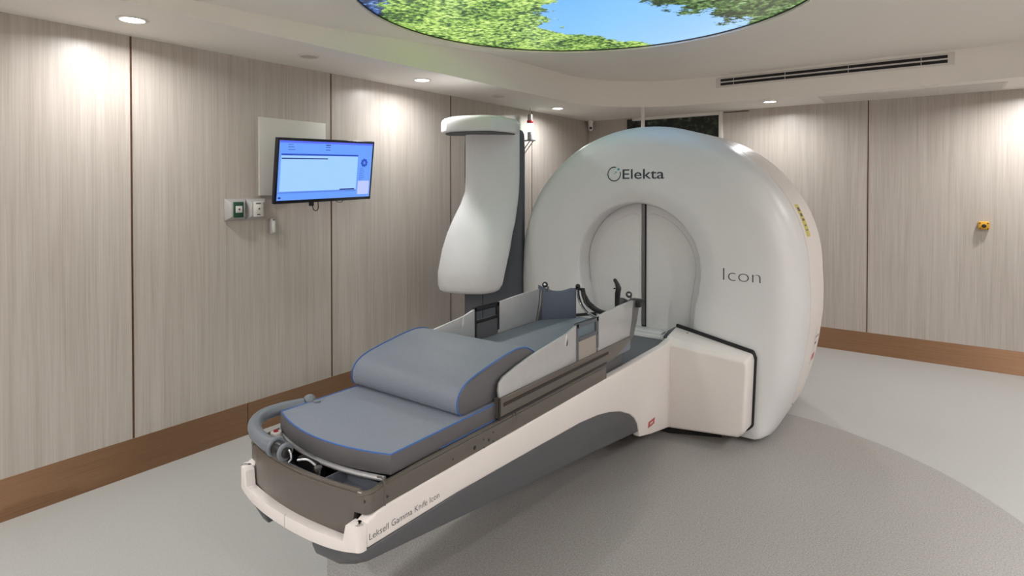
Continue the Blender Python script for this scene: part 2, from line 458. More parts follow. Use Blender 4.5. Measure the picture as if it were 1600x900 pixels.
# ------------------------------------------------------------------ slot air vent on the back fascia, access panel on the soffit
t = thing('slot_air_vent', 'long white ceiling air vent with two black slots on the raised ceiling edge', 'air vent', (-.84, FY1, 2.61))
yv = FY1
box0 = B(); box(box0, (-1.80, yv-.006, 2.582), (.08, yv+.02, 2.680)); obj('frame', box0, M['cab'], t, bevel=.002)
for z0 in (2.600, 2.638):
    bm = B(); box(bm, (-1.755, yv-.010, z0), (.035, yv-.002, z0+.024)); s = obj('slot', bm, M['gap'], t); s['label'] = 'black air slot'
    for xd in (-1.63, -1.17, -.66, -.14):
        bm = B(); box(bm, (xd-.002, yv-.0105, z0), (xd+.002, yv-.004, z0+.024)); obj('divider', bm, M['cab'], s)
t = thing('return_air_grille', 'flat pale grille set in the soffit above the right part of the back wall', 'air vent', (-.3, 6.24, HS))
bm = B(); box(bm, (-.92, 6.02, HS-.006), (.42, 6.46, HS+.004)); obj('frame', bm, M['cab'], t, bevel=.002)
for a, b in ((-.90, -.48), (-.46, -.02), (0, .40)):
    bm = B()
    for i in range(14):
        yy = 6.04+i*.029; box(bm, (a, yy, HS-.009), (b, yy+.018, HS-.005))
    obj('louvre_panel', bm, M['cab'], t)

# ------------------------------------------------------------------ back wall: dark leaf mural with frame, white post, camera, yellow stop button
t = thing('leaf_mural', 'dark mural of green leaves on the back wall, mostly behind the machine', 'mural', (-2.47, YB, 0))
bm = B(); box(bm, (-2.985, YB-.012, .21), (-1.965, YB-.0004, 2.395)); obj('print', bm, M['leaf'], t)
bm = B(); box(bm, (-3.06, YB-.03, HB), (-2.985, YB+.001, 2.415)); obj('dark_edge', bm, M['slot'], t)['label'] = 'dark brown frame edge'
bm = B(); box(bm, (-1.965, YB-.05, HB), (-1.925, YB+.001, HS-.002)); obj('jamb', bm, M['jamb'], t, bevel=.003)['label'] = 'white side frame'
bm = B(); box(bm, (-2.985, YB-.05, 2.395), (-1.965, YB+.001, HS-.002)); obj('header', bm, M['jamb'], t, bevel=.003)['label'] = 'white top frame'
bm = B(); box(bm, (-1.925, YB-.004, HS-.02), (-1.66, YB+.001, HS-.012)); obj('shadow_bead', bm, M['gap'], t)
bm = B(); px, py = -2.50, 5.70; box(bm, (px-.016, py-.016, 0), (px+.016, py+.016, HS-.001)); box(bm, (px-.05, py-.05, 0), (px+.05, py+.05, .01))
tag(obj('slim_post', bm, M['jamb'], loc=(px, py, 0), bevel=.004), 'slim white floor-to-ceiling post standing behind the machine, left of the leaf mural', 'post')

t = thing('security_camera', 'small white security camera with black lens in the room corner', 'camera', (-3.52, 6.47, 2.38))
bm = B(); cyl(bm, (-3.53, YB-.075, 2.40), .034, .034, n=24); obj('base', bm, M['jamb'], t, bevel=.004)
bm = B(); cyl(bm, (-3.53, YB-.075, 2.33), .030, .07, n=24); sphere(bm, (-3.53, YB-.075, 2.335), .0305, 24); obj('body', bm, M['jamb'], t)
bm = B(); d = Vector((.5, -.75, -.25)).normalized(); c = Vector((-3.53, YB-.075, 2.345)); cyl(bm, c+d*.022, .017, .014, axis=d, n=24); obj('lens', bm, M['black'], t)

t = thing('emergency_stop_button', 'small yellow emergency stop box on the right part of the back wall', 'switch', (.301, YB, 1.268))
bm = B(); box(bm, (.262, YB-.045, 1.235), (.340, YB, 1.303)); obj('housing', bm, M['yellow'], t, bevel=.008, seg=3)
bm = B(); cyl(bm, (.301, YB-.045, 1.267), .016, -.02, axis='y', n=24); obj('push_button', bm, M['black'], t, bevel=.002)['label'] = 'dark push button'
for sx in (-1, 1):
    for sz in (-1, 1):
        bm = B(); cyl(bm, (.301+sx*.027, YB-.044, 1.267+sz*.024), .005, -.004, axis='y', n=12); obj('screw', bm, M['slot'], t)
bm = B(); cyl(bm, (.301, YB-.0455, 1.267), .024, -.006, axis='y', n=24); obj('collar', bm, M['yellow'], t, bevel=.002)

# ------------------------------------------------------------------ left wall: board, screen, switches, small reader, signal tower
bm = B(); box(bm, (XL, 2.105, 1.546), (XL+.012, 2.618, 2.062))
tag(obj('wall_board', bm, M['board'], loc=(XL, 2.36, 1.8), bevel=.002), 'plain white square board fixed to the left wall behind the screen', 'board')

# screen: tilted a little forward and hanging slightly out of level
tv_o = Vector((-3.425, 2.101, 1.491)); er = Vector((-.006, .787, .0225)); eu = Vector((.058, -.006, .424))
ern, eun = er.normalized(), eu.normalized(); en = ern.cross(eun).normalized()     # towards the room
if en.x < 0: en = -en
W_, H_ = er.length, eu.length
def T(a, b, c): return tv_o + ern*a + eun*b + en*c
def tbox(bm, a0, b0, a1, b1, c0, c1):
    v = [bm.verts.new(T(a, b, c)) for c in (c0, c1) for a, b in ((a0, b0), (a1, b0), (a1, b1), (a0, b1))]
    for f in ((0,1,2,3),(4,5,6,7),(0,1,5,4),(1,2,6,5),(2,3,7,6),(3,0,4,7)): bm.faces.new([v[i] for i in f])
    return bm
tv = thing('wall_screen', 'black framed monitor with a blue display, mounted on the left wall', 'monitor', (XL, 2.5, 1.7))
obj('bezel', tbox(B(), 0, 0, W_, H_, -.028, 0), M['bezel'], tv, bevel=.004)
bm = B(); tbox(bm, .12, .07, W_-.12, H_-.07, -.055, -.028); obj('rear_housing', bm, M['black'], tv, bevel=.012)
sc = obj('screen', tbox(B(), .017, .022, W_-.017, H_-.017, -.001, .0015), M['s_bg'], tv)
def sp(name, a0, b0, a1, b1, m, lift=.0022):
    # a,b as fractions of the lit area, b measured from the top
    A0, A1 = .017+a0*(W_-.034), .017+a1*(W_-.034); Hh = H_-.039
    return obj(name, tbox(B(), A0, .022+(1-b1)*Hh, A1, .022+(1-b0)*Hh, .0015, lift), M[m], sc)
sp('title_bar', .0, 0, 1, .035, 's_top')
sp('header_rule', .02, .215, .83, .245, 's_dark', .0026)
sp('content_area', .02, .245, .83, .85, 's_light')
sp('footer_strip', .0, .86, .83, .885, 's_mid')
sp('side_panel', .84, .18, .985, .70, 's_bg')
sp('side_box', .85, .70, .985, .95, 's_white')
Hh = H_-.039; Wl = W_-.034
def line(a0, a1, b, h, name='text_line'):
    return obj(name, tbox(B(), .017+a0*Wl, .022+(1-b-h)*Hh, .017+a1*Wl, .022+(1-b)*Hh, .0024, .0032), M['s_ink'], sc)
line(.025, .49, .285, .020); line(.64, .81, .832, .024); line(.01, .035, .94, .03, 'corner_icon')
for i, b in enumerate((.06, .10, .145)):
    line(.08, .13+.01*i, b, .008); line(.46, .51, b-.01, .010 if i else .016)
for i in range(7): line(.86, .9+.01*(i % 3), .46+i*.034, .006)
bm = B(); c0 = T(.017+.91*Wl, .022+.64*Hh, .0024)
n = 40; bm.faces.new([bm.verts.new(c0+(ern*math.cos(2*PI*i/n)+eun*math.sin(2*PI*i/n))*(.026+.005*(i % 5 < 3))) for i in range(n)])
bmesh.ops.solidify(bm, geom=bm.faces[:], thickness=.0006); obj('round_emblem', bm, M['s_dark'], sc)
for (r_, mm) in ((.012, 's_mid'),):
    bm = B(); cc = c0+en*.001; bm.faces.new([bm.verts.new(cc+(ern*math.cos(2*PI*i/n)+eun*math.sin(2*PI*i/n))*r_) for i in range(n)])
    bmesh.ops.solidify(bm, geom=bm.faces[:], thickness=.0006); obj('emblem_core', bm, M[mm], sc)
mid = T(W_/2, H_/2, -.055)
bm = B(); box(bm, (XL, mid.y-.12, mid.z-.1), (XL+.012, mid.y+.12, mid.z+.1)); box(bm, (XL+.012, mid.y-.03, mid.z-.03), (mid.x+.01, mid.y+.03, mid.z+.03))
obj('bracket', bm, M['black'], tv, bevel=.003)
c = T(.30, 0, -.03)
bm = B(); box(bm, (c.x-.015, c.y-.012, c.z-.03), (c.x+.01, c.y+.014, c.z+.004)); obj('plug', bm, M['black'], tv, bevel=.003)
bm = B(); tube(bm, smoothpath([c+Vector((0, .005, -.02)), c+Vector((.01, .01, -.055)), c+Vector((.01, .035, -.062)), c+Vector((.005, .05, -.04)), c+Vector((0, .05, .01))]), .003, 8)
obj('cable', bm, M['black'], tv)
c = T(.53, 0, -.03)
bm = B(); tube(bm, smoothpath([c+Vector((0, -.03, .01)), c+Vector((.0, -.02, -.012)), c+Vector((.0, .02, -.014)), c+Vector((0, .04, .012))]), .0025, 8); obj('cable', bm, M['black'], tv)

def switch(y0, y1, face, label):
    zc, hw = 1.459, (y1-y0)/2; yc = (y0+y1)/2
    t = thing('wall_switch', label, 'switch', (XL, yc, zc), 'bevelled grey switch boxes under the white board')
    bm = B(); o_ = .068; i_ = .043
    rings = [[(XL+d, yc+sy*a*hw/.066, zc+sz*a) for sy, sz in ((-1,-1),(1,-1),(1,1),(-1,1))] for d, a in ((0, o_), (.012, o_), (.05, i_))]
    loft(bm, rings); obj('housing', bm, M['alu'], t, bevel=.002)
    bm = B(); box(bm, (XL+.048, yc-.033, zc-.048), (XL+.053, yc+.033, zc+.050)); f = obj('face_plate', bm, M[face], t, bevel=.002)
    f['label'] = 'dark green face plate' if face == 'green' else 'white face plate'
    bm = B(); box(bm, (XL+.053, yc-.021, zc-.018), (XL+.060, yc+.021, zc+.024)); bt = obj('button', bm, M['jamb'], t, bevel=.002)
    bm = B(); cyl(bm, (XL+.060, yc, zc+.003), .006, .002, axis='x', n=16); obj('button_mark', bm, M['inkgrey'], bt)
    for (a0, a1, zz) in ((-.018, .016, .038), (-.012, .012, -.034)):
        bm = B(); box(bm, (XL+.053, yc+a0, zc+zz-.003), (XL+.0538, yc+a1, zc+zz+.003)); obj('caption_bar', bm, M['inkgrey'], f)
    return t
switch(1.877, 2.008, 'green', 'grey wall switch box with dark green plate and white button')
switch(2.010, 2.141, 'jamb', 'grey wall switch box with white plate, right of the green one')
t = thing('card_reader', 'narrow pale grey vertical box on the left wall below the screen', 'sensor', (XL, 2.19, 1.34))
bm = B(); box(bm, (XL, 2.172, 1.29), (XL+.035, 2.212, 1.392)); obj('housing', bm, M['alu'], t, bevel=.005)
bm = B(); box(bm, (XL+.034, 2.181, 1.303), (XL+.037, 2.203, 1.377)); obj('front_strip', bm, M['jamb'], t, bevel=.001)
bm = B(); box(bm, (XL+.034, 2.187, 1.383), (XL+.0365, 2.197, 1.388)); obj('sensor_eye', bm, M['black'], t)

t = thing('signal_tower', 'wall mounted signal lamp with red band and glowing green band', 'signal light', (-3.5, 5.10, 2.13))
sx, sy = -3.5, 5.09
for name, z0, z1, r_, mm in (('base', 2.10, 2.185, .028, 'alu'), ('green_lens', 2.185, 2.275, .031, 'gglow'), ('red_lens', 2.275, 2.305, .034, 'red'), ('cap', 2.305, 2.37, .027, 'alu')):
    bm = B(); cyl(bm, (sx, sy, z0), r_, z1-z0, n=28); o = obj(name, bm, M[mm], t, bevel=.003)
bm = B(); box(bm, (XL, sy-.045, 2.088), (sx+.04, sy+.045, 2.10)); tube(bm, [(XL+.004, sy-.03, 1.95), (sx+.02, sy-.03, 2.09)], .005, 8); tube(bm, [(XL+.004, sy+.03, 1.95), (sx+.02, sy+.03, 2.09)], .005, 8)
box(bm, (XL, sy-.04, 1.92), (XL+.006, sy+.04, 2.10))
obj('bracket', bm, M['steel'], t)
bm = B(); tube(bm, [(sx, sy, 2.37), (sx, sy, HS-.001)], .004, 8); obj('cable', bm, M['alu'], t)

# ------------------------------------------------------------------ GANTRY
GX = -1.72; GC = 1.03
LOW = [(.04, .86), (.06, .885), (.1, .905), (.25, .955), (.39, .99), (.55, 1.02), (.72, 1.04), (.9, 1.043), (1.03, 1.035)]
def hw(z):
    if z >= GC: return 1.035*math.sqrt(max(0, 1-((z-GC)/1.01)**2))
    return interp(LOW, z)
def outline(n=72):
    """closed outline as (x, z) offsets, starts at top centre, clockwise towards +x"""
    half = []
    for i in range(n//2+1):
        a = (PI/2)*i/(n//2); half.append((1.035*math.sin(a), GC+1.01*math.cos(a)))
    zs = [.95, .88, .8, .72, .62, .52, .42, .32, .22, .14, .09, .055, .035]
    sm = {.055: .880, .035: .845}
    # smooth interpolation of the lower side
    for z in zs: half.append((sm.get(z, interp(LOW, z)), z))
    half.append((.80, .025)); half.append((.5, .022)); half.append((.25, .022))
    full = half+[(0, .022)]+[(-x, z) for x, z in reversed(half[1:])]
    return full
OL = outline()
NO = len(OL)
def inset(d):
    out = []
    for i, (x, z) in enumerate(OL):
        a = OL[i-1]; b = OL[(i+1) % NO]
        tx, tz = b[0]-a[0], b[1]-a[1]; l = math.hypot(tx, tz) or 1
        nx, nz = tz/l, -tx/l       # inward or outward?
        # outward = away from centre
        if nx*x+nz*(z-GC) < 0: nx, nz = -nx, -nz
        k_ = d
        if z < .2: k_ = d*(1-(.2-z)/.2*.55)
        zz = z-nz*(k_ if nz > 0 else k_*.12)
        out.append((x-nx*k_, zz))
    return out
def ring(d, y): return [(GX+x, y, z) for x, z in inset(d)]
# keyhole opening
HC, HR = 1.04, .448
def hole(scale=1.0):
    """one point per outline point, at the same polar angle"""
    side = [(.58, .398), (.68, .402), (.78, .409), (.84, .416), (.87, .424), (.90, .436), (.925, .443)]
    pts = []
    for (x, z) in OL:
        a = math.atan2(x, z-HC); d = (math.sin(a), math.cos(a))
        # polyline of the right half, mirrored
        poly = [(HR*math.sin(b), HC+HR*math.cos(b)) for b in [PI*i/60*.58 for i in range(61)]]
        poly += [(w, zz) for zz, w in reversed(side)] + [(.398, .52), (.30, .50), (0, .50)]
        s = abs(d[0]); best = None
        for (x0, z0), (x1, z1) in zip(poly, poly[1:]):
            ex, ez = x1-x0, z1-z0; den = s*ez-d[1]*ex
            if abs(den) < 1e-9: continue
            t_ = (x0*ez-(z0-HC)*ex)/den; q_ = (x0*d[1]-(z0-HC)*s)/den
            if t_ > 1e-6 and -1e-4 <= q_ <= 1+1e-4: best = t_ if best is None else min(best, t_)
        best = best or HR
        pts.append((d[0]*best*scale, HC+d[1]*best*scale))
    return pts
HL = hole()
def hring(y, grow=0): return [(GX+x*(1+grow), y, HC+(z-HC)*(1+grow)) for x, z in HL]
FY = 3.80
g = thing('treatment_gantry', 'large white drum-shaped treatment machine with round opening, standing at the back', 'medical scanner', (GX, 4.3, 0))
i0 = inset(.17)
rings = [hring(3.96, .0), hring(3.835, 0), hring(3.812, .012), hring(FY, .04)]
hr0 = hring(FY, .04); fr = [(GX+x, FY, z) for x, z in i0]
for s in (.33, .66): rings.append([tuple(a[k_]+(b[k_]-a[k_])*s for k_ in range(3)) for a, b in zip(hr0, fr)])
rings.append(fr)
for d, y in ((.14, 3.802), (.11, 3.809), (.08, 3.822), (.055, 3.842), (.034, 3.87), (.017, 3.91), (.006, 3.955), (0, 4.01), (0, 4.10), (0, 4.190), (.012, 4.193)):
    rings.append(ring(d, y))
bm = B(); loft(bm, rings, False, False); obj('front_cover', bm, M['white'], g, angle=50)
bm = B(); loft(bm, [ring(.007, 4.19), ring(.007, 4.206)], False, False); obj('seam_gap', bm, M['inkgrey'], g)
rings = [ring(.012, 4.203), ring(0, 4.207)]
for d, y in ((0, 4.3), (0, 4.45), (0, 4.6), (.0, 4.72), (.012, 4.80), (.035, 4.86), (.08, 4.91), (.16, 4.94), (.4, 4.95)): rings.append(ring(d, y))
bm = B(); loft(bm, rings, False, True); obj('rear_cover', bm, M['cream'], g, angle=50)
bm = B(); prism(bm, [(GX-.80, 3.92), (GX+.80, 3.92), (GX+.80, 4.8), (GX-.80, 4.8)], 'z', 0, .06); obj('plinth', bm, M['gap'], g)
# shielding doors inside the opening
for s in (-1, 1):
    bm = B(); pts = []
    poly = [(s*.018, HC+.43)] + [(s*HR*math.sin(a), HC+HR*math.cos(a)) for a in [PI*.58*i/30 for i in range(1, 31)]]
    poly += [(s*.42, .80), (s*.40, .50), (s*.018, .50)]
    poly = [(x*.995, z) for x, z in poly]; poly[0] = (s*.018, HC+HR*.99)
    prism(bm, [(GX+x, z) for x, z in poly], 'y', 3.945, 4.0); d = obj('shield_door', bm, M['white'], g, bevel=.004)
    bm = B(); inner = [(GX+s*(.03), HC+.36)] + [(GX+s*.38*math.sin(a), HC+.38*math.cos(a)) for a in [PI*.58*i/20 for i in range(2, 21)]] + [(GX+s*.345, .80), (GX+s*.33, .58), (GX+s*.03, .58)]
    prism(bm, inner, 'y', 3.940, 3.946); obj('door_panel', bm, M['white'], d, bevel=.004)
bm = B(); box(bm, (GX-.019, 3.950, .52), (GX+.019, 3.99, HC+HR-.005)); obj('door_gap', bm, M['gap'], g)
bm = B(); box(bm, (GX-.014, 3.940, .61), (GX+.010, 3.952, HC+HR-.008)); obj('door_strip', bm, M['steel'], g)['label'] = 'vertical grey metal strip between the doors'
bm = B(); prism(bm, [(GX-.39, 3.74), (GX+.26, 3.74), (GX+.34, 3.95), (GX-.39, 3.95)], 'z', .52, .60); obj('sill', bm, M['white'], g, bevel=.006)
bm = B(); box(bm, (GX-.12, 3.78, .60), (GX+.20, 3.86, .615)); obj('sill_plate', bm, M['white'], g, bevel=.004)
bm = B(); prism(bm, [(GX+.225, .60), (GX+.262, .650), (GX+.398, .650), (GX+.398, .54), (GX+.225, .54)], 'y', 3.74, 3.86); obj('corner_block', bm, M['slate'], g, bevel=.006)['label'] = 'dark grey block at the foot of the opening'

# lettering -----------------------------------------------------------
def text(name, body, size, m, parent, mtx, extrude=.0006, offset=0.0, width=None):
    cu = bpy.data.curves.new(name, 'FONT'); cu.body = body; cu.size = size; cu.extrude = extrude; cu.offset = offset
    cu.resolution_u = 6
    o = bpy.data.objects.new(name, cu); COL.objects.link(o); bpy.context.view_layer.update()
    me = bpy.data.meshes.new_from_object(o); bpy.data.objects.remove(o)
    xs = [v.co.x for v in me.vertices]; x0, x1 = min(xs), max(xs)
    k_ = 1 if width is None else width/(x1-x0)
    for v in me.vertices: v.co.x = (v.co.x-x0)*k_
    me.transform(Matrix.Translation(-WL[parent.name]) @ mtx)
    me.materials.clear(); me.materials.append(m)
    ob = bpy.data.objects.new(name, me); COL.objects.link(ob); ob.parent = parent; return ob
RX = Matrix.Rotation(PI/2, 4, 'X')
text('lettering', 'Elekta', .098, M['ink'], g, Matrix.Translation((-1.818, FY-.0012, 1.660)) @ RX, width=.306, offset=.0004)['label'] = 'dark blue lettering reading Elekta'
text('lettering', 'Icon', .118, M['inkgrey'], g, Matrix.Translation((-1.118, FY-.0012, 1.008)) @ RX, width=.226, offset=-.0026)['label'] = 'thin grey lettering reading Icon'
# ring logo with teal dots
bm = B(); n = 40; c = Vector((-1.884, FY-.0012, 1.695)); ro, ri = .053, .0455
for i in range(n):
    a0 = 2*PI*i/n; a1 = 2*PI*(i+1)/n
    if .30 < a0 < 1.15: continue
    q = [(ri, a0), (ro, a0), (ro, a1), (ri, a1)]
    bm.faces.new([bm.verts.new(c+Vector((r_*math.cos(a), 0, r_*math.sin(a)))) for r_, a in q])
bmesh.ops.solidify(bm, geom=bm.faces[:], thickness=.0008); lg = obj('ring_logo', bm, M['ink'], g); lg['label'] = 'dark open ring logo'
bm = B()
for (dd, r_) in ((.044, .009), (.018, .006), (.004, .0035)):
    cyl(bm, c+Vector((dd*.76, .0006, dd*.76)), r_, -.001, axis='y', n=16)
obj('logo_dots', bm, M['teal'], lg)['label'] = 'teal dots'

# labels on the right flank
def flank(name, m, y0, y1, z0, z1, lift=.0015, parent=g, skew=0.0):
    bm = B(); rows = []
    for i in range(9):
        z = z0+(z1-z0)*i/8; x = GX+hw(z)+lift; s = skew*i/8
        rows.append([(x, y0+s, z), (x, y1+s, z)])
    for a, b in zip(rows, rows[1:]):
        bm.faces.new([bm.verts.new(p) for p in (a[0], a[1], b[1], b[0])])
    bmesh.ops.remove_doubles(bm, verts=bm.verts, dist=1e-6)
    bmesh.ops.solidify(bm, geom=bm.faces[:], thickness=.0008)
    return obj(name, bm, m, parent)
yl = flank('warning_label', M['ylabel'], 4.29, 4.40, 1.27, 1.485); yl['label'] = 'yellow warning label'
for i, (a, b) in enumerate(((1.44, 1.465), (1.405, 1.425), (1.375, 1.39), (1.34, 1.35), (1.31, 1.318))):
    flank('label_print', M['ink'] if i < 3 else M['inkgrey'], 4.315, 4.375, a, b, .0026, yl)
wl = flank('rating_label', M['jamb'], 4.52, 4.66, .36, .62); wl['label'] = 'white rating label'
flank('label_print', M['redlab'], 4.53, 4.63, .385, .43, .0026, wl)['label'] = 'faded red print'
flank('label_print', M['inkgrey'], 4.55, 4.64, .55, .558, .0026, wl)
flank('label_print', M['inkgrey'], 4.54, 4.60, .50, .515, .0026, wl)
bm = B(); cyl(bm, (GX+hw(.13)-.002, 4.32, .13), .010, .004, axis='x', n=16); obj('screw_cap', bm, M['silver2'], g)

# ------------------------------------------------------------------ COUCH
CX = -1.72; HWD = .335
c = thing('treatment_couch', 'long cantilevered treatment couch with warm white sides and graphite rails in front of the machine', 'treatment couch', (CX, 2.9, 0))
def plan(off=0.0, yend=3.0, n=14, bul=.03, yc=1.118, rad=.02):
    """half plan path from the right side (y=yend) round the bulging foot end to the left side"""
    w = HWD-off; y0 = yc+off
    pts = [(w, yend)]
    m_ = 8
    for i in range(1, m_): pts.append((w, yend+(y0+rad-yend)*i/m_))
    for i in range(7):
        a = (PI/2)*i/6; pts.append((w-rad+rad*math.cos(a), y0+rad-rad*math.sin(a)))
    for i in range(1, n):
        s = 1-2*i/n; x = (w-rad)*s; pts.append((x, y0-bul*(1-s*s)))
    k_ = len(pts)
    left = [(-x, y) for x, y in pts[:m_+7]]
    return pts + list(reversed(left))
def strip(bm, path, zt, zb, th):
    """wall of thickness th along a plan path, zt/zb functions of (index, x, y)"""
    rings = []
    for i, (x, y) in enumerate(path):
        a = path[max(i-1, 0)]; b = path[min(i+1, len(path)-1)]
        tx, ty = b[0]-a[0], b[1]-a[1]; l = math.hypot(tx, ty); nx, ny = -ty/l, tx/l
        if nx*(-x)+ny*(2.2-y) < 0: nx, ny = -nx, -ny
        t1, b1 = zt(x, y), zb(x, y)
        xi, yi = x+nx*th, y+ny*th
        rings.append([(CX+x, y, b1), (CX+x, y, t1), (CX+xi, yi, t1), (CX+xi, yi, b1)])
    return loft(bm, rings)
# white body: side profiles + foot bumper
topW = lambda y: .611
lowW = [(1.15, .512), (1.56, .508), (2.09, .486), (2.44, .470), (2.62, .450), (2.746, .426), (2.88, .388), (2.997, .338), (3.06, .295), (3.10, .250), (3.118, .205), (3.13, .165), (3.3, .125), (3.62, .065)]
bm = B()
for s in (1, -1):
    poly = [(1.145, .590), (1.19, .607), (1.24, topW(0)), (3.5, .612), (3.62, .63)] + [(y, z) for y, z in reversed(lowW[1:])] + [(1.150, .511)]
    a, b = CX+s*HWD, CX+s*(HWD-.045)
    prism(bm, poly, 'x', a, b)
    obj('side_panel', bm, M['cream'], c, bevel=.008, seg=3); bm = B()
path = plan(0, 1.148)
def bt(x, y):
    return .590 if (abs(x) > .283) else (.53 if abs(x) < .270 else .53+(.060)*(abs(x)-.270)/.013)
bm = B(); pp = []
for i, p in enumerate(path):
    pp.append(p)
# add extra samples around the ears so the step is crisp
def densify(path):
    out = []
    for a, b in zip(path, path[1:]):
        out.append(a)
        for k_ in (.25, .5, .75):
            out.append((a[0]+(b[0]-a[0])*k_, a[1]+(b[1]-a[1])*k_))
    out.append(path[-1]); return out
strip(bm, densify(pp), bt, lambda x, y: .490+.019*min(1, (abs(x)/.32)**4), .032)
obj('foot_bumper', bm, M['cream'], c, bevel=.006, seg=3)
bm = B(); box(bm, (CX-.001, 1.0875, .492), (CX+.001, 1.095, .5305)); obj('bumper_joint', bm, M['silver2'], c)
# pedestal fairings either side of the couch foot, in front of the machine
for s in (1, -1):
    f = lambda x: CX+s*x
    rings = [[(f(.30), 3.60, .06), (f(.735), 3.625, .10), (f(.765), 3.625, .13), (f(.782), 3.635, .525), (f(.775), 3.64, .548), (f(.30), 3.585, .60)],
             [(f(.30), 3.63, .05), (f(.745), 3.64, .09), (f(.780), 3.64, .13), (f(.797), 3.65, .53), (f(.785), 3.66, .560), (f(.30), 3.63, .645)],
             [(f(.30), 3.80, .05), (f(.750), 3.80, .09), (f(.785), 3.80, .13), (f(.800), 3.80, .54), (f(.790), 3.80, .575), (f(.30), 3.80, .675)]]
    bm = B(); loft(bm, rings); obj('pedestal_fairing', bm, M['cream'], c, bevel=.01, seg=3)
    poly = [(f(.30), .045), (f(.755), .08), (f(.795), .12), (f(.812), .55), (f(.795), .592), (f(.30), .692)]
    bm = B(); prism(bm, poly, 'y', 3.775, 3.803); obj('gasket', bm, M['gap'], c, bevel=.01)['label'] = 'black rubber gasket'
bm = B(); prism(bm, [(CX-.30, 3.66), (CX+.30, 3.66), (CX+.6, 3.79), (CX-.6, 3.79)], 'z', 0, .07); obj('pedestal_foot', bm, M['gap'], c)
bm = B(); box(bm, (CX-.26, 3.60, .05), (CX+.26, 3.79, .58)); obj('pedestal', bm, M['dgrey'], c)
# dark grey underbody: two skirts tapering towards the pedestal + belly
def skirt(xs, flare):
    """hull-like skirt: for each x (offset from the centre line) a side profile whose front follows the foot curve"""
    rings = []
    for x in xs:
        a = abs(x)/HWD; yf = 1.122-.03*(1-a*a)+.012
        lift = flare*max(0, (a-.62)/.38)**1.6
        poly = [(yf, .505), (yf+.006, .46+lift*.5), (yf+.02+lift*.3, .425+lift), (1.30, .433+lift*.3), (1.73, .385), (2.18, .325), (2.6, .272), (3.137, .195), (3.30, .18), (3.4, .50), (2.7, .50)]
        rings.append([(CX+x, y, z) for y, z in poly])
    return loft(B(), rings)
obj('underbody_skirt', skirt([.327, .31, .28, .22, .11], .045), M['dgrey'], c, bevel=.006, seg=2)
obj('underbody_skirt', skirt([-.327, -.315, -.29, -.25, -.20, -.165], .07), M['dgrey'], c, bevel=.006, seg=2)
bm = B(); prism(bm, [(1.75, .50), (1.9, .41), (3.3, .2), (3.4, .5)], 'x', CX-.17, CX+.115); obj('belly_cover', bm, M['dgrey'], c, bevel=.01)
# graphite rail round the foot and along both sides
gp = [p for p in plan(.006, 2.715, bul=.034, yc=1.146, rad=.03)]
bm = B()
rt = lambda x, y: .672 if y > 1.20 else .664
rb = lambda x, y: .606 if abs(x) > .27 else .524
strip(bm, densify(gp), rt, rb, .028)
rail = obj('rail', bm, M['graphite'], c, bevel=.009, seg=3); rail['label'] = 'graphite metallic side and foot rail'
bm = B(); P_ = [(CX+x*(1-.012/.33), y+(.012 if abs(x) < .3 else 0), rt(x, y)+.002) for x, y in gp]
tube(bm, P_, .009, 10); obj('rail_lip', bm, M['graphite'], rail)
for (y, z, r_) in ((1.772, .652, .004), (1.713, .645, .0035), (1.744, .632, .006), (1.772, .617, .0035), (1.717, .612, .0035), (1.66, .632, .008), (1.54, .635, .0035), (1.235, .632, .0045)):
    bm = B(); cyl(bm, (CX+HWD-.0075, y, z), r_, .0022, axis='x', n=16); obj('screw_hole', bm, M['black'], rail)
for (x, z) in ((.312, .645), (.308, .575), (.255, .552)):
    a = x/.305; yy = 1.152-.034*max(0, 1-a*a)+(.006 if x > .306 else 0)
    bm = B(); cyl(bm, (CX+x, yy+.004, z), .006, -.0065, axis='y', n=16); obj('foot_screw', bm, M['black'], rail)
bm = B(); box(bm, (CX+HWD-.010, 1.225, .606), (CX+HWD-.0052, 1.228, .676)); obj('rail_joint', bm, M['black'], rail)
bm = B(); tube(bm, [(CX+HWD-.006, 1.225, .60), (CX+HWD-.006, 1.225, .678), (CX+HWD-.02, 1.225, .692), (CX+HWD-.04, 1.225, .688)], .003, 6); obj('rail_clip', bm, M['graphite'], rail)
for yy in (1.905, 1.925):
    bm = B(); tube(bm, [(CX+HWD-.006, yy, .645), (CX+HWD-.0055, yy, .672), (CX+HWD-.012, yy, .689), (CX+HWD-.03, yy, .690)], .002, 6); obj('rail_clip', bm, M['graphite'], rail)
# end plate of the lower rail
bm = B(); box(bm, (CX+HWD-.030, 2.714, .602), (CX+HWD-.0045, 2.722, .672)); obj('rail_end_plate', bm, M['graphite'], c, bevel=.003)
# deck
bm = B(); prism(bm, [(CX-.30, 1.20), (CX+.30, 1.20), (CX+.30, 3.70), (CX-.30, 3.70)], 'z', .545, .585); obj('deck', bm, M['slate'], c)
bm = B(); box(bm, (CX-.285, 1.36, .58), (CX+.285, 3.0, .675)); obj('slide_plate', bm, M['dgrey'], c, bevel=.004)
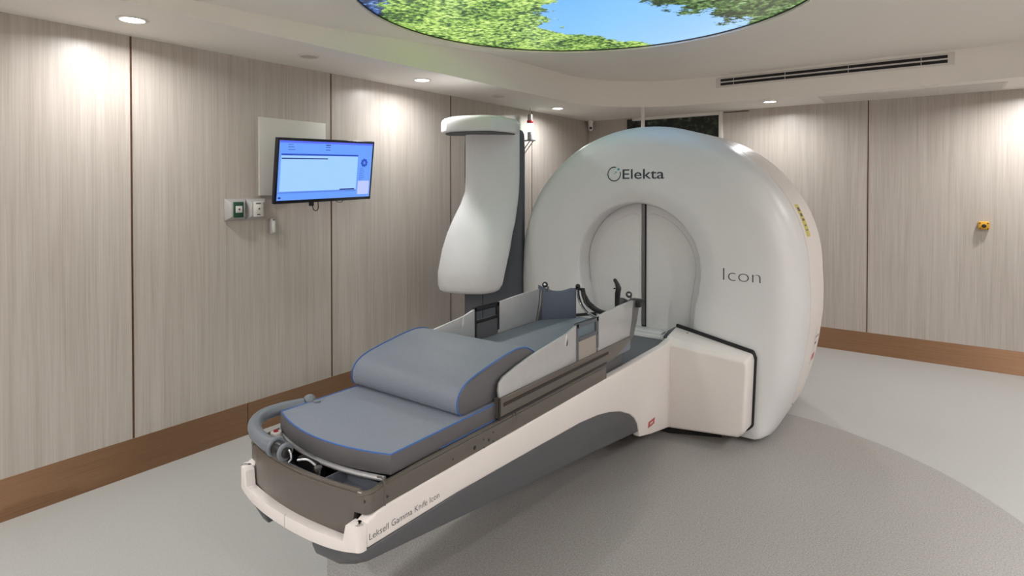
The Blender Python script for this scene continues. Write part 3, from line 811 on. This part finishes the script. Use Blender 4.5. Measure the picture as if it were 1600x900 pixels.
# inner light bar along the foot tray
bm = B(); tube(bm, [(CX+x, 1.268-.052*(1-(x/.3)**2), .664) for x in [-.285+.57*i/20 for i in range(21)]], .009, 8); obj('tray_bar', bm, M['silver'], c)['label'] = 'curved pale metal bar'
bm = B(); prism(bm, [(CX-.29, 1.20)]+[(CX+x, 1.185-.05*(1-(x/.3)**2)) for x in [-.28+.56*i/12 for i in range(13)]]+[(CX+.29, 1.2), (CX+.29, 1.34), (CX-.29, 1.34)], 'z', .585, .60)
obj('foot_tray', bm, M['black'], c)
bm = B()
box(bm, (CX+.10, 1.172, .60), (CX+.106, 1.26, .650)); box(bm, (CX+.10, 1.175, .60), (CX+.285, 1.26, .612)); box(bm, (CX+.10, 1.255, .60), (CX+.285, 1.26, .645))
obj('storage_bin', bm, M['slate'], c)['label'] = 'small slate grey storage bin'
# curved grip tube with connector
gr = smoothpath([(-2.045, 1.38, .735), (-2.072, 1.30, .735), (-2.070, 1.225, .735), (-2.025, 1.165, .735), (-1.945, 1.122, .732), (-1.86, 1.105, .730), (-1.80, 1.106, .728)], 6)
bm = B(); tube(bm, gr, .024, 16); grip = obj('grip_tube', bm, M['tube'], c); grip['label'] = 'thick grey curved hand grip'
d = Vector((.99, .02, -.06)).normalized(); p = Vector((-1.808, 1.106, .728))
bm = B(); cyl(bm, p, .033, .016, axis=d, n=28); obj('collar', bm, M['tube'], grip, bevel=.004)
bm = B(); cyl(bm, p+d*.016, .025, .04, axis=d, n=28); obj('connector', bm, M['black'], grip, bevel=.002)
bm = B(); cyl(bm, p+d*.056, .029, .012, axis=d, n=28); obj('end_ring', bm, M['tube'], grip, bevel=.004)
bm = B(); cyl(bm, p+d*.068, .018, .01, axis=d, n=24); obj('end_cap', bm, M['black'], grip, bevel=.002)
e = p+d*.075
bm = B(); tube(bm, smoothpath([e+Vector((0, .004, .010)), e+Vector((.018, .0, .006)), e+Vector((.022, .0, -.012)), e+Vector((.006, .002, -.028))]), .003, 8); obj('wire_loop', bm, M['silver'], grip)
bm = B(); cyl(bm, (-2.0, 1.41, .70), .014, .05, n=18); sphere(bm, (-2.042, 1.405, .742), .026, 18); obj('grip_mount', bm, M['tube'], grip)
bm = B(); tube(bm, smoothpath([(-2.03, 1.27, .68), (-1.97, 1.235, .672), (-1.90, 1.21, .67)]), .006, 8)
obj('inner_rod', bm, M['silver'], c)
bm = B(); cyl(bm, (-1.99, 1.225, .672), .020, .02, n=20); kb = obj('release_knob', bm, M['jamb'], c, bevel=.004); kb['label'] = 'white release knob with red mark'
bm = B(); cyl(bm, (-1.99, 1.225, .692), .009, .003, n=16); obj('knob_mark', bm, M['red'], kb)
bm = B(); tube(bm, smoothpath([(-1.725, 1.14, .69), (-1.69, 1.155, .695), (-1.655, 1.16, .685)]), .0035, 8); obj('hose', bm, M['silver'], c)
bm = B(); cyl(bm, (-1.648, 1.165, .645), .010, .030, n=16); cyl(bm, (-1.648, 1.165, .672), .013, .008, n=16); obj('hose_coupling', bm, M['chrome'], c)
bm = B(); cyl(bm, (-1.635, 1.155, .60), .008, .03, n=14); cyl(bm, (-1.70, 1.15, .60), .012, .05, n=14); obj('socket', bm, M['black'], c)
bm = B(); box(bm, (-1.80, 1.19, .60), (-1.70, 1.235, .665)); obj('valve_block', bm, M['black'], c, bevel=.004)

# upper carriage: slotted rails and silver side screens
def mir(x): return (CX+x, CX-x)
for s in (1, -1):
    X0, X1 = CX+s*.330, CX+s*.300
    bm = B(); prism(bm, [(1.812, .690), (1.812, .768), (2.995, .768), (3.02, .742), (2.80, .690)], 'x', X0, X1)
    r_ = obj('carriage_rail', bm, M['graphite'], c, bevel=.003)
    bm = B(); box(bm, (X0-s*.002, 1.835, .732), (X0+s*.0012, 2.74, .747)); obj('rail_slot', bm, M['slot'], r_)
    bm = B(); box(bm, (X0-s*.002, 1.815, .690), (X0+s*.0015, 2.72, .697)); obj('rail_slot', bm, M['black'], r_)
    bm = B(); box(bm, (X0-s*.004, 1.806, .688), (X0+s*.003, 1.815, .772)); obj('rail_end', bm, M['slot'], r_)
    # rear section of side screen, foot section, window frame
    xa, xb = CX+s*.322, CX+s*.310
    poly = [(1.822, .768), (1.818, .80), (1.825, .826), (1.85, .844), (1.94, .866), (2.04, .884), (2.18, .900), (2.34, .918), (2.40, .934), (2.425, .940), (2.425, .768)]
    bm = B(); prism(bm, poly, 'x', xa, xb); p1 = obj('side_screen', bm, M['silver'], c, bevel=.002)
    bm = B(); prism(bm, [(2.318, .880), (2.326, .915), (2.336, .917), (2.334, .878), (2.322, .862)], 'x', xa+s*.0015, xb-s*.0015); obj('slit', bm, M['jamb'], p1)
    bm = B(); prism(bm, [(2.327, .866), (2.336, .900), (2.341, .874), (2.335, .862)], 'x', xa+s*.0018, xa-s*.001); obj('slit', bm, M['black'], p1)
    poly = [(2.645, .768), (2.645, .945), (2.75, .953), (2.90, .960), (3.06, .961), (3.045, .86), (3.015, .768)]
    bm = B(); prism(bm, poly, 'x', xa, xb); obj('side_screen', bm, M['silver'], c, bevel=.002)
    # frame with window
    a, b, z0, z1 = 2.425, 2.645, .768, .945
    bm = B()
    for (y0, y1, q0, q1) in ((a, a+.018, z0, z1), (b-.022, b, z0+.02, z1), (a, b, z1-.022, z1), (a+.01, b-.01, .858, .876)):
        box(bm, (min(xa+s*.003, xb), y0, q0), (max(xa+s*.003, xb), y1, q1))
    fr_ = obj('window_frame', bm, M['slate'] if s > 0 else M['black'], c, bevel=.002)
    bm = B(); box(bm, (min(xa, xb), a+.018, z0), (max(xa, xb), b-.022, .858)); obj('lower_panel', bm, M['silver2'] if s > 0 else M['dgrey'], fr_)
    bm = B(); xm = (xa+xb)/2; box(bm, (xm-.001, a+.018, .876), (xm+.001, b-.022, z1-.022)); obj('window_pane', bm, None, fr_)
glass = mat('clear_acrylic', (.9, .93, .95), .05); glass.node_tree.nodes['Principled BSDF'].inputs['Transmission Weight'].default_value = 1.0
glass.node_tree.nodes['Principled BSDF'].inputs['IOR'].default_value = 1.1
for o in bpy.data.objects:
    if o.name.startswith('window_pane'): o.data.materials.clear(); o.data.materials.append(glass)
# head end
bm = B(); prism(bm, [(3.065, .958), (3.165, .948), (3.12, .84), (3.07, .745), (3.015, .745), (3.05, .86)], 'x', CX+.320, CX+.285); obj('end_bracket', bm, M['steel'], c, bevel=.004)
bm = B(); prism(bm, [(3.065, .958), (3.165, .948), (3.12, .84), (3.07, .745), (3.015, .745), (3.05, .86)], 'x', CX-.320, CX-.300); obj('end_bracket', bm, M['steel'], c, bevel=.004)
bm = B(); box(bm, (CX+.27, 3.10, .915), (CX+.345, 3.175, .955)); obj('latch', bm, M['black'], c, bevel=.006)
# head pad wall, diagonal
bm = B()
A = [(-2.035, 3.06), (-1.870, 3.24)]
base = [(x, y) for x, y in A]
rings = []
for i in range(9):
    t_ = i/8; x = A[0][0]+(A[1][0]-A[0][0])*t_; y = A[0][1]+(A[1][1]-A[0][1])*t_
    zt = .985-.035*math.sin(PI*min(1, t_*1.15)*.9) - .02*t_
    nx, ny = -.737*.03, .676*.03
    bulge = .018*math.sin(PI*t_)
    rings.append([(x+bulge*.7, y-bulge*.7, .765), (x, y, zt), (x+nx, y+ny, zt), (x+nx, y+ny, .765)])
loft(bm, rings); obj('head_pad', bm, M['padblue'], c, bevel=.004)['label'] = 'slate blue upright head-end pad'
bm = B()
for x in (-1.995, -1.43): 
    cyl(bm, (x, 3.10, .945), .006, .03, n=12)
obj('knob_stem', bm, M['steel'], c)
for x in (-2.0, -1.43):
    bm = B(); cyl(bm, (x-.006, 3.085, .988), .018, .022, axis=Vector((.45, -.85, .1)), n=24); kn = obj('locking_knob', bm, M['black'], c, bevel=.003)
    bm = B(); q = Vector((x-.006, 3.085, .988))+Vector((.45, -.85, .1)).normalized()*.020; sphere(bm, q, .010, 16); obj('knob_ball', bm, M['chrome'], kn)
# head frame adapter: chrome arc + black clamp arms
arc = smoothpath([(-1.862, 3.245, .95), (-1.858, 3.25, .90), (-1.835, 3.255, .845), (-1.785, 3.26, .80), (-1.72, 3.26, .785), (-1.64, 3.26, .80)], 6)
bm = B(); rings = []
for p_, s_, u_, t_ in frames(arc): rings.append([p_+u_*.004+Vector((0, -.012, 0)), p_+u_*.004+Vector((0, .012, 0)), p_-u_*.004+Vector((0, .012, 0)), p_-u_*.004+Vector((0, -.012, 0))])
loft(bm, rings); ad = obj('head_frame_arc', bm, M['chrome'], c, bevel=.001); ad['label'] = 'curved chrome arc of the head frame holder'
bm = B(); arc2 = smoothpath([(-1.848, 3.275, .955), (-1.842, 3.28, .905), (-1.815, 3.285, .855), (-1.765, 3.29, .82), (-1.71, 3.29, .808), (-1.64, 3.29, .815)], 6)
rings = []
for k_, (p_, s_, u_, t_) in enumerate(frames(arc2)):
    w_ = .012+.010*math.sin(PI*k_/len(arc2)); rings.append([p_+u_*w_+Vector((0, -.012, 0)), p_+u_*w_+Vector((0, .014, 0)), p_-u_*.006+Vector((0, .014, 0)), p_-u_*.006+Vector((0, -.012, 0))])
loft(bm, rings)
box(bm, (-1.70, 3.275, .80), (-1.58, 3.30, .822))
obj('holder_cradle', bm, M['black'], c, bevel=.002)['label'] = 'black curved cradle of the head frame holder'
bm = B(); sphere(bm, (-1.868, 3.255, .968), .016, 16); box(bm, (-1.885, 3.24, .945), (-1.842, 3.27, .958)); tube(bm, [(-1.842, 3.262, .955), (-1.825, 3.268, .87), (-1.80, 3.27, .845)], .008, 10); obj('left_clamp', bm, M['black'], c)
bm = B(); rings = []
for (x, z, w_, th) in ((-1.588, .82, .012, .012), (-1.588, .90, .013, .012), (-1.586, .955, .014, .013), (-1.580, .985, .014, .013), (-1.590, 1.012, .011, .012), (-1.602, 1.03, .010, .011), (-1.606, 1.042, .006, .008)):
    rings.append([(x-w_, 3.25-th, z), (x+w_, 3.25-th, z), (x+w_, 3.25+th, z), (x-w_, 3.25+th, z)])
loft(bm, rings); box(bm, (-1.612, 3.24, .978), (-1.60, 3.256, .986)); obj('right_clamp', bm, M['black'], c, bevel=.003)
bm = B(); prism(bm, [(3.10, .962), (3.25, .905), (3.25, .875), (3.10, .92)], 'x', -1.50, -1.475); tube(bm, [(-1.585, 3.25, .88), (-1.49, 3.24, .895), (-1.45, 3.12, .935)], .009, 8); obj('clamp_arm', bm, M['dgrey'], c, bevel=.003)
bm = B(); box(bm, (CX+.30, 3.40, .195), (CX+HWD+.0008, 3.401, .196)); bm.free()
# small red and white sticker low on the side near the pedestal
bm = B(); prism(bm, [(3.24, .178), (3.335, .178), (3.345, .212), (3.25, .212)], 'x', CX+HWD-.0005, CX+HWD+.0008); st = obj('warning_sticker', bm, M['redlab'], c); st['label'] = 'small red sticker'
bm = B(); prism(bm, [(3.27, .190), (3.31, .190), (3.315, .199), (3.275, .199)], 'x', CX+HWD+.0007, CX+HWD+.0014); obj('sticker_mark', bm, M['jamb'], st)
# side lettering, baseline runs along +y on the right face
Rt = Matrix.Translation((CX+HWD+.0006, 1.158, .5335)) @ Matrix.Rotation(PI/2, 4, 'Z') @ RX
text('lettering', 'Leksell Gamma Knife Icon', .030, M['inkgrey'], c, Rt, width=.305, extrude=.0003, offset=-.0004)['label'] = 'small thin lettering reading Leksell Gamma Knife Icon'

# ------------------------------------------------------------------ cushions
def rounded_slab(bm, poly_fn, z0, z1, r=.012):
    rings = []
    for d, z in ((r, z0), (.3*r, z0+.3*r), (0, z0+r), (0, z1-r), (.3*r, z1-.3*r), (r, z1)):
        rings.append([(x, y, z) for x, y in poly_fn(d)])
    return loft(bm, rings)
FW = .308
def footpoly(d):
    pts = []
    for i in range(13):
        s = -1+2*i/12; x = (FW-d)*s; pts.append((CX+x, 1.268-.062*(1-s*s)+d))
    return pts+[(CX+FW-d, 2.18), (CX-FW+d, 2.18)]
t = thing('foot_cushion', 'flat grey foot cushion with blue piping at the near end of the couch', 'cushion', (CX, 1.7, .676))
bm = B(); rounded_slab(bm, footpoly, .678, .744, .005); o = obj('pad', bm, M['sidefab'], t, mats=[M['sidefab'], M['fabric']])
for p_ in o.data.polygons:
    if p_.normal.z > .6: p_.material_index = 1
e_ = footpoly(.003)
bm = B(); tube(bm, [(CX+FW-.003, 1.80, .744)]+[(x, y, .744) for x, y in reversed(e_[:13])]+[(CX-FW+.003, 1.80, .744)], .0027, 8); obj('piping', bm, M['piping'], t)['label'] = 'bright blue piping'
bm = B(); tube(bm, [(CX+FW+.0005, 1.50, .683), (CX+FW+.0005, 1.81, .683)], .0022, 6); obj('piping', bm, M['piping'], t)

t = thing('knee_bolster', 'raised grey knee bolster with blue piping resting on the foot cushion', 'cushion', (CX-.015, 1.9, .745))
prof = [(1.640, .747), (1.622, .757), (1.612, .785), (1.617, .818), (1.64, .846), (1.685, .868), (1.76, .886), (1.85, .902), (1.94, .915), (2.01, .918), (2.07, .905), (2.13, .87), (2.20, .82), (2.25, .785), (2.25, .747)]
pr = smoothpath([(0, y, z) for y, z in prof[:-1]], 4); pr = [(p_.y, p_.z) for p_ in pr]+[prof[-1]]
BX0, BX1 = CX-.325, CX+.29
bm = B(); rings = []
cyc = sum(p_[0] for p_ in pr)/len(pr); czc = sum(p_[1] for p_ in pr)/len(pr)
for x, d in ((BX0, .012), (BX0+.004, .004), (BX0+.012, 0), (BX1-.012, 0), (BX1-.004, .004), (BX1, .012)):
    rr = []
    for y, z in pr:
        L_ = math.hypot(y-cyc, z-czc) or 1; k_ = (L_-d)/L_; rr.append((x, cyc+(y-cyc)*k_, max(.747, czc+(z-czc)*k_)))
    rings.append(rr)
loft(bm, rings); o = obj('pad', bm, M['fabric'], t, mats=[M['fabric'], M['sidefab']], angle=50)
for p_ in o.data.polygons:
    if abs(p_.normal.x) > .6: p_.material_index = 1
for X_ in (BX0+.006, BX1-.006):
    bm = B(); tube(bm, [(X_, y, z+.001) for y, z in pr[1:-6]], .0028, 8); obj('piping', bm, M['piping'], t)['label'] = 'bright blue piping'

t = thing('shoulder_mattress', 'long slate blue mattress between the silver side screens at the head end', 'mattress', (CX, 2.7, .676))
def shp(d): return [(CX-.305+d, 2.26+d), (CX+.305-d, 2.26+d), (CX+.305-d, 3.06-d), (CX+.16, 3.23-d), (CX-.15, 3.23-d), (CX-.305+d, 3.055-d)]
bm = B(); rounded_slab(bm, shp, .677, .772, .012); obj('pad', bm, M['fabric'], t)
bm = B(); rounded_slab(bm, lambda d: [(CX-.155+d, 2.27+d), (CX+.285-d, 2.27+d), (CX+.285-d, 3.05-d), (CX+.15-d, 3.215-d), (CX-.12+d, 3.215-d)], .768, .786, .008); obj('centre_pad', bm, M['fabric'], t)

# ------------------------------------------------------------------ IMAGING ARM (white hooked arm on a dark column, left of the gantry)
yaw = .6333
rv = Vector((math.cos(yaw), math.sin(yaw), 0)); fv = Vector((-math.sin(yaw), math.cos(yaw), 0))   # arm is parked turned by 36 degrees
AO = Vector((-3.02, 3.62, 0))
def AP(a, d, z): return rv*a + fv*d + Vector((0, 0, z))
arm = thing('imaging_arm', 'white hooked imaging arm with flared lower end on a dark column, left of the machine', 'medical imaging arm', tuple(AP(-.15, 4.75, 0)))
def sect(z, L, DL, Mx, DM, R_, DR, back):
    """rounded plan section; L, Mx, R_ in metres along rv"""
    pts = [(L, back), (L, DL+.03), (L+.012, DL+.008)]
    # left front to near corner (convex bow)
    for t_ in (.25, .5, .75): pts.append((L+(Mx-L)*t_, DL+(DM-DL)*t_-.01*math.sin(PI*t_)))
    pts.append((Mx, DM))
    for t_ in (.25, .5, .75): pts.append((Mx+(R_-Mx)*t_, DM+(DR-DM)*t_-.004*math.sin(PI*t_)))
    pts += [(R_-.012, DR+.004), (R_, DR+.02), (R_, back)]
    return [AP(a, d_, z) for a, d_ in pts]
U = lambda px, D: (px-800)/913.35*D
S_ = [(.800, 706, 4.40, 750, 4.36, 764, 4.40, 4.54), (.812, 692, 4.38, 752, 4.32, 774, 4.38, 4.56), (.83, 686, 4.365, 752, 4.30, 780, 4.37, 4.58), (.87, 683, 4.36, 753, 4.285, 785, 4.37, 4.60), (.96, 683, 4.37, 757, 4.28, 789, 4.38, 4.64),
      (1.13, 690, 4.42, 762, 4.335, 797, 4.44, 4.68), (1.25, 698, 4.46, 760, 4.40, 801, 4.485, 4.70), (1.33, 705, 4.50, 757, 4.45, 805, 4.52, 4.71), (1.40, 712, 4.535, 754, 4.495, 807, 4.55, 4.72), (1.47, 719, 4.56, 751, 4.53, 809, 4.575, 4.72),
      (1.565, 726, 4.59, 748, 4.56, 811, 4.60, 4.72), (1.70, 727, 4.605, 744, 4.575, 812, 4.61, 4.72), (1.85, 727, 4.615, 741, 4.58, 812, 4.615, 4.72), (2.03, 727, 4.62, 739, 4.585, 812, 4.62, 4.72)]
rings = [sect(z, U(l, dl), dl, U(m_, dm), dm, U(r_, dr), dr, bk) for z, l, dl, m_, dm, r_, dr, bk in S_]
bm = B(); loft(bm, rings); obj('arm_cover', bm, M['white'], arm, angle=60)
# cap: overhanging head, plan with blunt corner to the front
capo = [(U(812, 4.62), 4.62), (U(812, 4.62), 4.72), (U(700, 4.70), 4.72), (U(690, 4.6), 4.66), (U(689, 4.55), 4.56), (U(697, 4.45), 4.46), (U(722, 4.38), 4.385), (U(750, 4.34), 4.345), (U(768, 4.34), 4.345), (U(782, 4.40), 4.40), (U(803, 4.52), 4.52)]
ccx = sum(p_[0] for p_ in capo)/len(capo); ccy = sum(p_[1] for p_ in capo)/len(capo)
rings = []
for sc_, z in ((.985, 2.022), (1.0, 2.034), (1.0, 2.085), (.99, 2.105), (.96, 2.122), (.90, 2.134), (.75, 2.143), (.4, 2.149)):
    rings.append([AP(ccx+(a-ccx)*sc_, ccy+(d_-ccy)*sc_, z + (.0 if sc_ < .9 else 0)) for a, d_ in capo])
bm = B(); loft(bm, rings); obj('source_head', bm, M['white'], arm, bevel=.008, seg=3, angle=60)
bm = B(); inn = [(ccx+(a-ccx)*.88, ccy+(d_-ccy)*.88) for a, d_ in capo]
loft(bm, [[AP(a, d_, z) for a, d_ in inn] for z in (2.013, 2.03)]); obj('collimator_plate', bm, M['dgrey'], arm)['label'] = 'dark grey underside of the head'
# dark column
co = [(-.385, 4.735), (.085, 4.735), (.105, 4.76), (.105, 4.90), (-.385, 4.90)]
bm = B(); loft(bm, [[AP(a, d_, z) for a, d_ in co] for z in (0, .8, 1.9)] + [[AP(ccx2, d_, z) for ccx2, d_ in [(a*.98-.003, d_) for a, d_ in co]] for z in (2.03,)] + [[AP(a*.9-.01, d_, 2.065) for a, d_ in co]])
obj('column', bm, M['slate'], arm, bevel=.012, seg=3)
bm = B(); loft(bm, [[AP(a, d_, z) for a, d_ in ((-.24, 4.7335), (-.235, 4.7335), (-.235, 4.74), (-.24, 4.74))] for z in (.02, 1.0)]); obj('column_joint', bm, M['gap'], arm)
bm = B(); loft(bm, [[AP(a, d_, z) for a, d_ in ((-.30, 4.60), (.02, 4.60), (.02, 4.74), (-.30, 4.74))] for z in (1.0, 1.9)]); bm.free()

# ------------------------------------------------------------------ camera, world, view
cam = bpy.data.cameras.new('camera'); co_ = bpy.data.objects.new('camera', cam); COL.objects.link(co_)
co_.location = (0, 0, 1.6); co_.rotation_euler = (PI/2-.01216, 0, .63329)
cam.sensor_width = 36; cam.lens = 36*913.35/1600; cam.shift_y = -(450-303.9)/1600
cam.clip_start = .01
scene.camera = co_
w = bpy.data.worlds.new('world'); scene.world = w; w.use_nodes = True
w.node_tree.nodes['Background'].inputs[0].default_value = (.02, .02, .02, 1)
vs = scene.view_settings; vs.view_transform = 'Standard'; vs.look = 'None'; vs.gamma = 1; vs.exposure = 0.60; vs.use_curve_mapping = False
